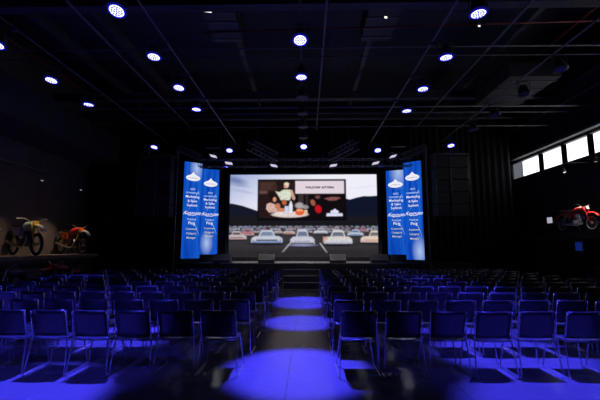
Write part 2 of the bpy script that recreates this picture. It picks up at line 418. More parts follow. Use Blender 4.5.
nt.links.new(at.outputs[0], em.inputs[0]); nt.links.new(em.outputs[0], ou.inputs[0]); me.materials.append(dm)
do = bpy.data.objects.new('display', me); COL.objects.link(do); do.parent = scr
cz = (SZ0 + SZ1) / 2 - DK - .01
MB().box((0, .08, cz), (SX1 - SX0 + .1, .18, SZ1 - SZ0 + .1)).build('cabinet', M['black'], scr)
fr = MB(); hw = (SX1 - SX0) / 2
fr.box((0, -.02, cz + (SZ1 - SZ0) / 2 + .06), (2 * hw + .3, .2, .1)).box((-hw - .09, -.02, cz), (.16, .2, SZ1 - SZ0 + .2)).box((hw + .09, -.02, cz), (.16, .2, SZ1 - SZ0 + .2))
fr.build('bezel', M['black'], scr)
MB().box((0, .05, .08), (2 * hw + .3, .3, .16)).build('base', M['dark'], scr)
for sx in (-3, -1, 1, 3): MB().tube([(sx * .95, .2, cz + 1.9), (sx * .95, .2, 5.2)], .02).build('hanging_cable', M['pipe'], scr)

def text(s, size, loc, m, parent, name, rot=(PI / 2, 0, 0), shear=0, sx=1, ext=.004, bold=0):
    cu = bpy.data.curves.new(name, 'FONT'); cu.body = s; cu.size = size; cu.align_x = 'CENTER'; cu.align_y = 'CENTER'
    cu.extrude = ext; cu.offset = bold; cu.shear = shear; cu.resolution_u = 3
    o = bpy.data.objects.new(name, cu); dg = bpy.context.evaluated_depsgraph_get()
    COL.objects.link(o); dg = bpy.context.evaluated_depsgraph_get(); dg.update()
    me = bpy.data.meshes.new_from_object(o.evaluated_get(dg)); bpy.data.objects.remove(o)
    me.materials.clear(); me.materials.append(m)
    o = bpy.data.objects.new(name, me); COL.objects.link(o); o.parent = parent; o.location = loc; o.rotation_euler = rot; o.scale = (sx, 1, 1)
    return o
def scr_xz(px, py): return (SX0 + (SX1 - SX0) * (px - PX0) / (PX1 - PX0) - .065, SZ1 + (SZ0 - SZ1) * (py - PY0) / (PY1 - PY0) - DK - .01)
ink = glow_mat('caption_ink', tuple(c8(70, 62, 84)), 1)
x_, z_ = scr_xz(320.3, 188.2); text('WALDORF ASTORIA', .135, (x_, -.04, z_), ink, do, 'caption_text', sx=1.1, bold=.006)

# ------------------------------------------------------------------ blue banner screens
def banner_mat(name, hx, hz, hr):
    m = bpy.data.materials.new(name); m.use_nodes = True; nt = m.node_tree; nt.nodes.clear()
    tc = nt.nodes.new('ShaderNodeTexCoord'); sp = nt.nodes.new('ShaderNodeSeparateXYZ'); nt.links.new(tc.outputs['Object'], sp.inputs[0])
    mp = nt.nodes.new('ShaderNodeMapping'); mp.inputs['Rotation'].default_value = (0, R(22), 0); mp.inputs['Scale'].default_value = (3.5, 1, .25)
    nt.links.new(tc.outputs['Object'], mp.inputs[0])
    n = nt.nodes.new('ShaderNodeTexNoise'); n.inputs['Scale'].default_value = 1.6; n.inputs['Detail'].default_value = 2; nt.links.new(mp.outputs[0], n.inputs['Vector'])
    cr = nt.nodes.new('ShaderNodeValToRGB'); cr.color_ramp.elements[0].position = .32; cr.color_ramp.elements[1].position = .8
    cr.color_ramp.elements[0].color = (*c8(6, 58, 170), 1); cr.color_ramp.elements[1].color = (*c8(28, 108, 225), 1)
    nt.links.new(n.outputs[0], cr.inputs[0])
    vm = nt.nodes.new('ShaderNodeVectorMath'); vm.operation = 'DISTANCE'; vm.inputs[1].default_value = (hx, 0, hz)
    mp2 = nt.nodes.new('ShaderNodeVectorMath'); mp2.operation = 'MULTIPLY'; mp2.inputs[1].default_value = (1, 0, .5)
    nt.links.new(tc.outputs['Object'], mp2.inputs[0]); nt.links.new(mp2.outputs[0], vm.inputs[0]); vm.inputs[1].default_value = (hx, 0, hz * .5)
    mr = nt.nodes.new('ShaderNodeMapRange'); mr.inputs[1].default_value = 0; mr.inputs[2].default_value = hr; mr.inputs[3].default_value = .8; mr.inputs[4].default_value = 0
    nt.links.new(vm.outputs['Value'], mr.inputs[0])
    mx = nt.nodes.new('ShaderNodeMix'); mx.data_type = 'RGBA'; nt.links.new(mr.outputs[0], mx.inputs[0]); nt.links.new(cr.outputs[0], mx.inputs[6]); mx.inputs[7].default_value = (*c8(190, 215, 250), 1)
    em = nt.nodes.new('ShaderNodeEmission'); em.inputs[1].default_value = .95; ou = nt.nodes.new('ShaderNodeOutputMaterial')
    nt.links.new(mx.outputs[2], em.inputs[0]); nt.links.new(em.outputs[0], ou.inputs[0])
    return m
white = glow_mat('banner_white', tuple(c8(236, 236, 248)), 1); pale = glow_mat('banner_pale_text', tuple(c8(178, 205, 245)), 1)
yel = glow_mat('banner_yellow_text', tuple(c8(205, 200, 160)), 1); cgrey = glow_mat('crest_grey', tuple(c8(130, 120, 150)), 1)
def banner(p0, p1, z0, z1, label, hl, first):
    cx, cy = (p0[0] + p1[0]) / 2, (p0[1] + p1[1]) / 2; wd = math.hypot(p1[0] - p0[0], p1[1] - p0[1])
    rz = math.atan2(p1[1] - p0[1], p1[0] - p0[0]); h = z1 - z0
    t = empty('banner_screen', (cx, cy, DK + .02), rz, label, 'banner', 'blue banner screens beside the stage')
    b0 = z0 - DK - .02
    f = MB().box((0, 0, b0 + h / 2), (wd, .02, h)).build('display', banner_mat('banner_picture', hl[0], hl[1] + b0, hl[2]), t)
    MB().box((0, .07, b0 + h / 2), (wd - .01, .12, h - .01)).build('cabinet', M['black'], t)
    MB().box((0, .08, b0 / 2), (wd * .8, .25, max(b0, .05))).build('base', M['black'], t)
    def lz(fr): return b0 + h * (1 - fr)
    # oval badge with a peaked top
    pts = []
    zc = lz(.165 if first else .175)
    for k in range(28):
        a = 2 * PI * k / 28; r = 1 + (.9 if abs(a - PI / 2) < .12 else .35 if abs(a - PI / 2) < .35 else .05 if abs(a - PI / 2) < .6 else 0)
        pts.append((wd * .40 * math.cos(a) * (1 if r == 1 else .95), .135 * math.sin(a) * r))
    bd = MB(); n = len(pts); bd.add([(x, -.018, z + zc) for x, z in pts] + [(x, -.011, z + zc) for x, z in pts], [tuple(range(n))[::-1]] + [(k, (k + 1) % n, n + (k + 1) % n, n + k) for k in range(n)])
    bd.build('badge', white, t)
    text('CONFERENCE', .062, (0, -.022, zc - .01), cgrey, t, 'badge_text', sx=1.1, ext=.002)
    s = wd / .7
    for fr, tx_, sz, mm in ((.285, '2023', .13, pale), (.325, 'CONFERENCE', .105, pale), (.365, 'Marketing', .165, white), (.41, '& Sales', .16, white), (.455, 'Summit', .165, white),
                            (.60, 'Futures', .14, pale), (.64, 'Ping', .2, white), (.70, 'Customer', .13, yel), (.745, 'Category', .13, yel), (.79, 'Manager', .13, yel)):
        text(tx_, sz * s * .8, (0, -.014, lz(fr)), mm, t, 'banner_text', ext=.003, bold=.001)
    text('Keynote', .2 * s, (0, -.014, lz(.535)), white, t, 'script_text', shear=.5, ext=.003)
    sw = MB(); sw.tube([(-wd * .36, -.013, lz(.53)), (-wd * .2, -.013, lz(.555)), (wd * .15, -.013, lz(.56)), (wd * .42, -.013, lz(.53))], [.004, .012, .01, .003], 6)
    sw.build('swoosh', white, t)
    st_ = MB(); st_.tube([(wd * .32, -.012, lz(.3)), (wd * .05, -.012, lz(.42)), (-wd * .2, -.012, lz(.5))], [.008, .006, .003], 5); st_.tube([(wd * .0, -.012, lz(.58)), (wd * .3, -.012, lz(.7)), (wd * .42, -.012, lz(.77))], [.003, .008, .003], 5)
    st_.build('light_streak', pale, t)
banner((-5.02, 15.3), (-4.38, 15.75), 1.12, 5.26, 'tall blue banner screen at the far left, nearer and higher of the left pair', (.15, 3.9, .33), True)
banner((-4.5, 16.2), (-3.8, 16.5), 1.27, 5.13, 'tall blue banner screen between the far left banner and the big screen', (-.1, .5, .3), False)
banner((3.86, 16.5), (4.62, 16.2), 1.27, 5.05, 'tall blue banner screen directly right of the big screen', (.15, 3.7, .42), False)
banner((4.46, 15.75), (5.08, 15.3), 1.07, 5.25, 'tall blue banner screen at the far right, nearer of the right pair', (.2, .35, .35), True)

# slim poles and short top trusses beside the banners
def ladder(mb, a, b_, wdt, r=.018, n=6, up=Vector((0, 0, 1))):
    a, b_ = Vector(a), Vector(b_)
    d = (b_ - a).normalized(); s = d.cross(up).normalized() * wdt / 2; u = s.cross(d).normalized() * wdt / 2
    cs = [s + u, s - u, -s - u, -s + u]
    for c in cs: mb.tube([a + c, b_ + c], r, 6)
    for k in range(n):
        p, q = a.lerp(b_, k / n), a.lerp(b_, (k + 1) / n)
        for i in range(4):
            mb.tube([p + cs[i], q + cs[(i + 1) % 4]], r * .55, 5); mb.tube([p + cs[i], p + cs[(i + 1) % 4]], r * .55, 5)
for s, nm in ((-1, 'left'), (1, 'right')):
    t = empty('banner_support', (s * 5.22, 15.0, 0), 0, 'slim metal pole and short truss arm outside the %s banner pair' % nm, 'truss', 'banner supports')
    MB().tube([(0, 0, .03), (0, 0, 5.8)], .03).build('pole', M['metal'], t)
    MB().lathe([(.25, 0), (.25, .02), (.03, .03)], n=16).build('base', M['black'], t)
    m_ = MB(); ladder(m_, (0, 0, 5.75), (-s * .75, .9, 5.55), .22, n=5); m_.build('truss_arm', M['truss'], t)

# ------------------------------------------------------------------ hanging speaker clusters
def cluster(x, label):
    s = 1 if x > 0 else -1
    t = empty('speaker_cluster', (x, 15.1, 2.85), 0, label, 'speaker', 'hanging speaker clusters')
    for cx, wd in ((-.375 * s, .58), (.315 * s, .74)):
        for k in range(5):
            a = .03 * (k - 4) * .6
            c = MB().box((cx, .02 * (4 - k), .25 + .5 * k), (wd, .5, .47), bev=.02).build('speaker_cabinet', M['black'], t)
            MB().box((cx, .02 * (4 - k) - .255, .25 + .5 * k), (wd - .06, .02, .4)).build('grille', M['grille'], c)
    fr = MB()
    for xx in (-.68, -.07 * s, .7): fr.tube([(xx, -.28, -.03), (xx, -.28, 2.55)], .018, 6)
    for k in range(6): fr.tube([(-.68, -.28, .5 * k), (.7, -.28, .5 * k)], .012, 6)
    fr.tube([(-.68, -.28, 2.55), (.7, -.28, 2.55)], .02, 6); fr.box((0, 0, 2.57), (1.4, .6, .06))
    fr.build('rigging_frame', M['metal'], t)
    ch = MB(); 
    for xx in (-.4, .4): ch.tube([(xx, 0, 2.6), (xx, 0, 6.36)], .012, 5)
    ch.build('chain', M['pipe'], t)
cluster(6.2, 'tall black hanging speaker cluster right of the banners in front of curtain')
cluster(-6.12, 'tall black hanging speaker cluster left of the banners, barely lit')

# ------------------------------------------------------------------ ceiling steel
def beam(name, y, z, h, d, label):
    m_ = MB(); m_.box((.15, y, z - h / 2 + .02), (20.4, d, .04)).box((.15, y, z), (20.4, .03, h)).box((.15, y, z + h / 2 - .02), (20.4, d, .04))
    return tag(m_.build(name, M['beam']), label, 'beam', 'cross beams under the ceiling')
for y, z, lab in ((8.3, 7.6, 'nearest dark cross beam running along the top edge of the view'), (14.0, 7.6, 'second dark cross beam under the ceiling, seen above the back rows'),
                  (16.0, 7.5, 'third dark cross beam under the ceiling, above the front of the stage')):
    beam('ceiling_beam', y, z, .3, .26, lab)
for x in (-7.8, -5.9, -2.0, 2.3, 6.9):
    m_ = MB(); m_.box((x, 7, 8.3), (.16, 20, .04)).box((x, 7, 8.5), (.03, 20, .4))
    tag(m_.build('ceiling_joist', M['beam']), 'dark joist running lengthways close under the ceiling, ' + {-7.8: 'farthest left', -5.9: 'second from the left', -2.0: 'left of the centre', 2.3: 'right of the centre', 6.9: 'farthest right'}[x], 'beam', 'joists under the ceiling')
def pipe(name, a, b_, r, m, label, cat='pipe', group=None, drops=()):
    t = MB().tube([a, b_], r, 8)
    return tag(t.build(name, m, smooth=True), label, cat, group)
pipe('lighting_track', (-5.06, -1, 7), (-5.06, 16.2, 7), .028, M['rail'], 'thin pale track running lengthways overhead, left of the inner left lamps', 'track', 'lengthways lighting tracks')
pipe('lighting_track', (.69, -1, 7), (.69, 16.4, 7), .03, M['rail'], 'thin pale track running lengthways overhead, just right of the centre lamps', 'track', 'lengthways lighting tracks')
pipe('lighting_track', (5.22, -1, 7), (5.22, 16.2, 7), .028, M['rail'], 'thin pale track running lengthways overhead, right of the inner right lamps', 'track', 'lengthways lighting tracks')
LX = {'B': -6.25, 'A': -3.16, 'C': .11, 'D': 3.36, 'E': 6.28}
LN = {'B': 'outer left', 'A': 'inner left', 'C': 'centre', 'D': 'inner right', 'E': 'outer right'}
for k, x in LX.items():
    xx = x + {'B': .35, 'A': .25, 'C': .0, 'D': -.3, 'E': -.15}[k]
    pipe('lighting_bar', (xx, -1, 6.18), (xx, 15.7, 6.18), .022, M['pipe'] if k in 'CB' else M['rail'], 'lengthways steel pipe carrying the %s row of stage lamps' % LN[k], 'pipe', 'pipes carrying the stage lamps')
for y, z, r, lab in ((9.2, 6.9, .02, 'thin cross pipe overhead, nearest behind the first beam'), (9.75, 6.95, .015, 'thin cross pipe overhead, second behind the first beam'),
                     (12.4, 6.5, .03, 'cross pipe overhead above the middle of the hall, nearer of two'), (13.1, 6.55, .025, 'cross pipe overhead above the middle of the hall, farther of two'), (14.2, 6.4, .03, 'cross pipe overhead just in front of the stage truss')):
    pipe('cross_pipe', (-9.8, y, z), (10.2, y, z), r, M['rail'] if y in (9.2, 12.4) else M['pipe'], lab, 'pipe', 'cross pipes overhead')
pipe('sprinkler_pipe', (-2.5, 9.0, 7.25), (9.8, 8.6, 7.25), .022, M['red_pipe'], 'red sprinkler pipe crossing the ceiling from centre to right', 'pipe', 'red sprinkler pipes')
pipe('sprinkler_pipe', (-8.4, 3, 7.6), (-8.4, 14, 7.6), .028, M['red_pipe'], 'red sprinkler pipe running lengthways at the upper left', 'pipe', 'red sprinkler pipes')
pipe('sprinkler_pipe', (7.9, 3, 7.9), (7.9, 13, 7.9), .028, M['red_pipe'], 'red sprinkler pipe running lengthways at the upper right', 'pipe', 'red sprinkler pipes')
pipe('wall_conduit', (-9.9, 4, 4.5), (-9.9, 14.1, 4.5), .025, M['rail'], 'pale conduit along the left wall above the motorcycles', 'pipe')
pipe('wall_conduit', (9.95, 5, 7.0), (9.95, 17.3, 7.0), .04, M['rail'], 'pale conduit along the right wall above the windows', 'pipe')
# air ducts hanging between the beams
def duct(x0, x1, y0, y1, z, label):
    t = empty('air_duct', ((x0 + x1) / 2, (y0 + y1) / 2, z), 0, label, 'duct', 'ceiling air ducts')
    w_, l_ = x1 - x0, y1 - y0
    MB().box((0, 0, .25), (w_, l_, .5), bev=.02).build('duct_body', mat('galvanised_duct', (.06, .06, .065), .6, noise=.2, nscale=4), t)
    f = MB()
    for k in range(4): f.box((0, -l_ / 2 + l_ * (k + .5) / 4, .25), (w_ + .05, .05, .55))
    f.build('flange', M['metal'], t)
    h = MB()
    for sx in (-1, 1):
        for sy in (-1, 1): h.tube([(sx * w_ * .45, sy * l_ * .4, .5), (sx * w_ * .45, sy * l_ * .4, ZC - z)], .01, 5)
    h.build('hanger_rod', M['pipe'], t)
duct(-2.6, -1.7, 8.9, 10.6, 7.9, 'grey duct section hanging in the ceiling, left of the centre lamps')
duct(1.9, 2.8, 8.7, 10.6, 7.9, 'grey duct section hanging in the ceiling, right of the centre lamps')
duct(6.9, 8.6, 11.5, 14.0, 7.15, 'grey duct section hanging at the upper right above the windows')
# work lamps: tiny bright sources among the ducts
wl = glow_mat('work_lamp_glow', (1, .97, .85), 1.6)
for x, y, z, w_, lab in ((-2.3, 8.65, 7.55, .2, 'small bright white lamp glinting left of centre near the top beam'), (2.2, 8.45, 7.2, .07, 'tiny warm lamp glinting right of centre near the top beam'), (-4.7, 8.0, 7.5, .08, 'tiny warm lamp glinting between the two left lamp rows'), (4.75, 9.0, 7.3, .06, 'tiny warm lamp glinting between the two right lamp rows')):
    t = empty('work_lamp', (x, y, z), .2, lab, 'lamp', 'small work lamps in the ceiling')
    MB().box((0, .03, .05), (w_ + .06, .1, .07)).build('housing', M['black'], t); MB().box((0, -.022, .045), (w_, .01, .035 if w_ > .1 else .05)).build('bulb', wl, t)
    MB().tube([(0, .03, .08), (0, .03, 1.2)], .008, 5).build('hanger_rod', M['pipe'], t)

# stage truss
t = empty('stage_truss', (.1, 15.0, 5.1), 0, 'long box truss hanging across the front of the stage above the screen', 'truss')
m_ = MB(); ladder(m_, (-4.4, 0, 0), (4.5, 0, 0), .3, .02, 22); m_.build('truss_frame', M['truss'], t)
h = MB(); [h.tube([(x, 0, .15), (x, 0, 2.3)], .012, 5) for x in (-3.5, -1.2, 1.2, 3.5)]; h.build('chain', M['pipe'], t)
for s, nm in ((-1, 'left'), (1, 'right')):
    t = empty('diagonal_truss', (.1 + s * 1.15, 14.55, 5.22), 0, 'short diagonal truss segment rising %s above the stage truss' % nm, 'truss', 'diagonal truss segments')
    m_ = MB(); ladder(m_, (0, 0, 0), (s * .85, -1.2, .2), .32, .022, 6); m_.build('truss_frame', M['truss'], t)
    m_ = MB(); m_.tube([(s * .6, -.9, .1), (s * .6, -.9, 3.58)], .012, 5); m_.build('chain', M['pipe'], t)

# flood lights with pale faces
ff = glow_mat('flood_face', tuple(c8(205, 196, 224)), 1)
fdat = [(-3.62, 5.27, 50, 0, 'uppermost pale flood lamp left of the screen'), (-2.97, 4.97, 35, -8, 'pale flood lamp above the upper left corner of the screen'), (-1.12, 4.86, 38, 0, 'pale flood lamp above the screen, left of its middle'),
        (1.34, 4.86, -32, 0, 'pale flood lamp above the screen, right of its middle'), (3.06, 4.95, -45, 8, 'pale flood lamp above the upper right corner of the screen'), (3.78, 5.23, -55, 0, 'uppermost pale flood lamp right of the screen')]
for x, z, rz, ry, lab in fdat:
    t = empty('flood_lamp', (x, 14.6, z), 0, lab, 'lamp', 'flood lamps on the stage truss')
    rot = Matrix.Rotation(R(rz * 1.0), 3, 'Z') @ Matrix.Rotation(R(-42), 3, 'X')
    MB().box((0, 0, 0), (.34, .08, .2), rot, .01).build('housing', M['black'], t)
    MB().box(rot @ Vector((0, -.045, 0)), (.3, .012, .16), rot).build('lamp_face', ff, t)
    MB().tube([(-.18, 0, 0), (-.18, .05, .16), (.0, .08, .22), (.18, .05, .16), (.18, 0, 0)], .01, 6).build('yoke', M['metal'], t)
    MB().tube([(0, .08, .22), (0, .25, (4.95 if z < 5.1 else 5.25) - z)], .015, 6).build('clamp', M['metal'], t)
for s, x, nm in ((-1, -3.55, 'left'), (1, 3.9, 'right')):
    pipe('support_pipe', (x - s * .3, 14.2, 5.55), (x + s * .45, 14.9, 5.75), .03, M['rail'], 'short pale slanted pipe beside the far %s stage lamp' % nm, 'pipe')

# ------------------------------------------------------------------ stage lamps
lens_on = glow_mat('lamp_lens_lit', (.24, .24, 1), 10)
lens_ring = glow_mat('lamp_rim_glow', (.01, .01, .35), 1)  # blue lens bloom put into a glowing rim
lens_halo = glow_mat('lamp_halo_glow', (.003, .003, .1), 1)  # outer ring added to carry the faint halo around a lit lens
lens_off = mat('lamp_lens_dark', (.08, .08, .1), .15)
cells = mat('lamp_cell_grid', (.2, .2, .5), .4)
def fixture_meshes(lit):
    d = {}
    d['housing'] = MB().lathe([(.03, .26), (.09, .25), (.12, .18), (.135, .08), (.14, 0), (.132, -.005)], n=20).mesh('housing', M['black'], True)
    d['halo_ring'] = MB().lathe([(.145, .03), (.175, .0), (.175, -.006), (.145, -.01)], n=20).mesh('halo_ring', lens_halo if lit else M['black'], True)
    d['rim'] = MB().lathe([(.139, .0), (.148, -.015), (.148, -.02), (.124, -.022), (.124, -.006)], n=20).mesh('rim', lens_ring if lit else M['metal'], True)
    d['lens'] = MB().lathe([(.124, -.008), (.124, -.012), (.1, -.02)], n=20).mesh('lens', lens_on if lit else lens_off)
    m_ = MB()
    for ring, n in ((.0, 1), (.045, 6), (.088, 12)):
        for k in range(n):
            a = 2 * PI * k / n; x, y = ring * math.cos(a), ring * math.sin(a)
            m_.lathe([(.020, -.021), (.020, -.0225), (.0178, -.0225), (.0178, -.021)], (x, y, 0), n=8)
    d['cell_grid'] = m_.mesh('cell_grid', cells)
    return d
FM = {True: fixture_meshes(True), False: fixture_meshes(False)}
YK = MB().tube([(-.17, 0, .08), (-.17, 0, .3), (-.1, 0, .36), (.1, 0, .36), (.17, 0, .3), (.17, 0, .08)], .012, 6).mesh('yoke', M['metal'])
CL = MB().tube([(0, 0, .36), (0, 0, .42)], .02, 6).box((0, 0, .43), (.07, .06, .06)).mesh('clamp', M['metal'])
ordn = ['nearest', 'second', 'third', 'fourth', 'fifth', 'sixth', 'seventh', 'eighth']
def stage_lamp(row, y, tilt, lit, label, power=1.0, cone=24, roll=0):
    x = LX[row] + {'B': .35, 'A': .25, 'C': .0, 'D': -.3, 'E': -.15}[row] * .0
    z = 5.82
    t = empty('stage_lamp', (x, y, z), 0, label, 'stage light', 'stage lamps in the %s row' % LN[row])
    rot = (R(-tilt), R(roll), 0)     # negative X tips the lens toward the rear of the hall
    for nm in ('housing',):
        o = bpy.data.objects.new(nm, FM[lit][nm]); COL.objects.link(o); o.parent = t; o.rotation_euler = rot
        for c in ('rim', 'lens', 'cell_grid', 'halo_ring'):
            q = bpy.data.objects.new(c, FM[lit][c]); COL.objects.link(q); q.parent = o
            if c == 'cell_grid': q.parent = o
    o = bpy.data.objects.new('yoke', YK); COL.objects.link(o); o.parent = t
    dx = {'B': .35, 'A': .25, 'C': .0, 'D': -.3, 'E': -.15}[row]
    o = MB().tube([(0, 0, .36), (dx * .9, 0, .36), (dx, 0, .33)] if abs(dx) > .01 else [(0, 0, .34), (0, 0, .33)], .014, 6).box((dx, 0, .32), (.07, .06, .08)).build('clamp', M['metal'], t)
    if lit:
        dr = Vector((0, -math.sin(R(tilt)), -math.cos(R(tilt))))
        dr = Matrix.Rotation(0, 3, 'Z') @ dr
        lo = Vector((0, 0, 0)) + dr * .06
        l = lamp('SPOT', 'beam', lo, SPOT_P * power, BLUE, aim=lo + dr + Vector((math.sin(R(roll)) * .0, 0, 0)), parent=t, spot_size=R(cone), spot_blend=.55, shadow_soft_size=.07)
        l.location = lo
# (row, y, tilt toward the rear, lit, power, cone)
LAMPS = {
    'B': [(5.4, 14, 1, 1, 26), (7.05, 12, 1, .8, 24), (8.7, 12, 1, .7, 24), (10.3, 2, 1, .7, 24), (15.0, 20, 1, .8, 22)],
    'A': [(6.0, 18, 1, 1.2, 25), (7.6, 8, 1, 1, 22), (9.2, 12, 1, .8, 22), (10.75, 4, 1, .8, 22), (15.6, 26, 1, .8, 20)],
    'C': [(5.6, 0, 0, 0, 0), (7.0, 18, 1, 1.5, 20.5), (8.65, 5, 1, 1.1, 18), (9.9, 0, 0, 0, 0), (11.2, 0, 0, 0, 0), (12.5, 0, 0, 0, 0), (13.8, 0, 0, 0, 0), (15.05, 34, 1, 1.6, 18)],
    'D': [(5.3, 15, 1, .9, 33), (6.2, 3, 1, 1, 25), (7.75, 2, 1, .9, 23), (9.4, 5, 1, .8, 22), (11.0, 5, 1, .8, 22), (15.7, 30, 1, .8, 20)],
    'E': [(6.6, 5, 0, 0, 0), (8.35, 10, 0, 0, 0), (9.8, 10, 0, 0, 0), (11.4, 10, 0, 0, 0), (12.9, 10, 0, 0, 0), (15.0, 20, 1, .8, 22)],
}
stage_lamp('B', 1.2, -38, True, 'unseen blue-lit stage lamp overhead behind the camera in the outer left row', .85, 28)  # unseen row lamps added to put blue on the chair backs
stage_lamp('A', .4, -42, True, 'unseen blue-lit stage lamp overhead behind the camera in the inner left row', .12, 30)
stage_lamp('D', .4, -42, True, 'unseen blue-lit stage lamp overhead behind the camera in the inner right row', .06, 34)
for row, L in LAMPS.items():
    for i, (y, ti, lit, pw, cn) in enumerate(L):
        lab = ('blue-lit' if lit else 'unlit black') + ' round stage lamp, %s from the camera in the %s row' % (ordn[i], LN[row])
        stage_lamp(row, y, ti, bool(lit), lab, pw, cn)

# ------------------------------------------------------------------ chairs
def chair_meshes():
    d = {}
    # backrest: slightly curved rounded panel
    def panel(f, nu, nv, th):
        vs = []; fs = []
        for sgn in (0, 1):
            for j in range(nv + 1):
                for i in range(nu + 1): vs.append(f(-1 + 2 * i / nu, j / nv, sgn * th))
        S = (nu + 1) * (nv + 1)
        for j in range(nv):
            for i in range(nu):
                a = j * (nu + 1) + i; fs.append((a, a + 1, a + nu + 2, a + nu + 1)); fs.append((S + a, S + a + nu + 1, S + a + nu + 2, S + a + 1))
        for i in range(nu):
            a = i; fs.append((a, S + a, S + a + 1, a + 1)); a = nv * (nu + 1) + i; fs.append((a, a + 1, S + a + 1, S + a))
        for j in range(nv):
            a = j * (nu + 1); fs.append((a, a + nu + 1, S + a + nu + 1, S + a)); a += nu; fs.append((a, S + a, S + a + nu + 1, a + nu + 1))
        return MB().add(vs, fs)
    def fb(u, v, t):
        hw = .217 - .004 * (v ** 6)
        z = .475 + .335 * v + .008 * u * u * v
        z -= .008 * (abs(u) ** 8) * (v ** 4)
        y = -.175 - .085 * v - .030 * (1 - u * u) + t
        return (hw * u, y, z)
    d['backrest'] = panel(fb, 8, 6, .018).mesh('backrest', M['chair'], True)
    def fs_(u, v, t):
        y = -.19 + .42 * v; z = .452 - .012 * (1 - u * u) - (.03 * max(0, v - .8) / .2) ** 1 * 1 - t
        return (.222 * u * (1 - .04 * v ** 4), y, z)
    d['seat'] = panel(fs_, 8, 6, .018).mesh('seat', M['chair'], True)
    for s, k in ((-1, 'l'), (1, 'r')):
        d['leg' + k] = MB().tube([(s * .222, -.275, .80), (s * .226, -.25, .7), (s * .228, -.195, .47), (s * .232, -.2, .40), (s * .256, -.262, .03), (s * .26, -.25, .011), (s * .26, -.2, .009),
                                  (s * .26, .2, .009), (s * .26, .235, .012), (s * .254, .24, .04), (s * .205, .2, .40), (s * .19, .15, .425), (s * .19, -.15, .425)], .0085, 6).mesh('leg', M['chrome'], True)
    m_ = MB(); m_.tube([(-.228, -.19, .44), (.228, -.19, .44)], .008, 6)
    d['crossbar'] = m_.mesh('crossbar', M['chrome'], True)
    return d
CMH = chair_meshes()
proto = None
def make_chair():
    t = empty('stacking_chair')
    for n, k in (('backrest', 'backrest'), ('seat', 'seat'), ('leg', 'legl'), ('leg', 'legr'), ('crossbar', 'crossbar')):
        o = bpy.data.objects.new(n, CMH[k]); COL.objects.link(o); o.parent = t
    return t
ROWY = [5.03 + .965 * k for k in range(10)]
rown = ['first', 'second', 'third', 'fourth', 'fifth', 'sixth', 'seventh', 'eighth', 'ninth', 'tenth']
def inview(x, y):
    d = math.hypot(.24 - x, y)
    c = math.cos(R(1.09)); s = math.sin(R(1.09))
    xx = (x - .24) * c + y * s; yy = -(x - .24) * s + y * c
    return abs(xx) / yy < 300 / 365 + .42 / yy
rc = random.Random(11)
for r in range(10):
    for side in (-1, 1):
        sh = rc.uniform(-.03, .03) if r > 0 else 0
        for c in range(12):
            x = side * (.67 + .225 + (.547 if side < 0 else .561) * c) + sh * .8 + rc.uniform(-.005, .005); y = ROWY[r] + rc.uniform(-.02, .02)
            if not inview(x, y): continue
            if proto is None: proto = ch = make_chair()
            else: ch = copy_tree(proto)
            ch.location = (x, y, 0); ch.rotation_euler = (0, 0, rc.uniform(-.006, .006) + (-side * .0))
            blk = 'left' if side < 0 else 'right'
            pos = ('on the aisle' if c == 0 else '%s from the aisle' % (['', 'second', 'third', 'fourth', 'fifth', 'sixth', 'seventh', 'eighth', 'ninth', 'tenth', 'eleventh', 'twelfth'][c]))
            tag(ch, 'black chair, %s block, %s row from the camera, %s' % (blk, rown[r], pos), 'chair', 'black stacking chairs in the %s block' % blk)

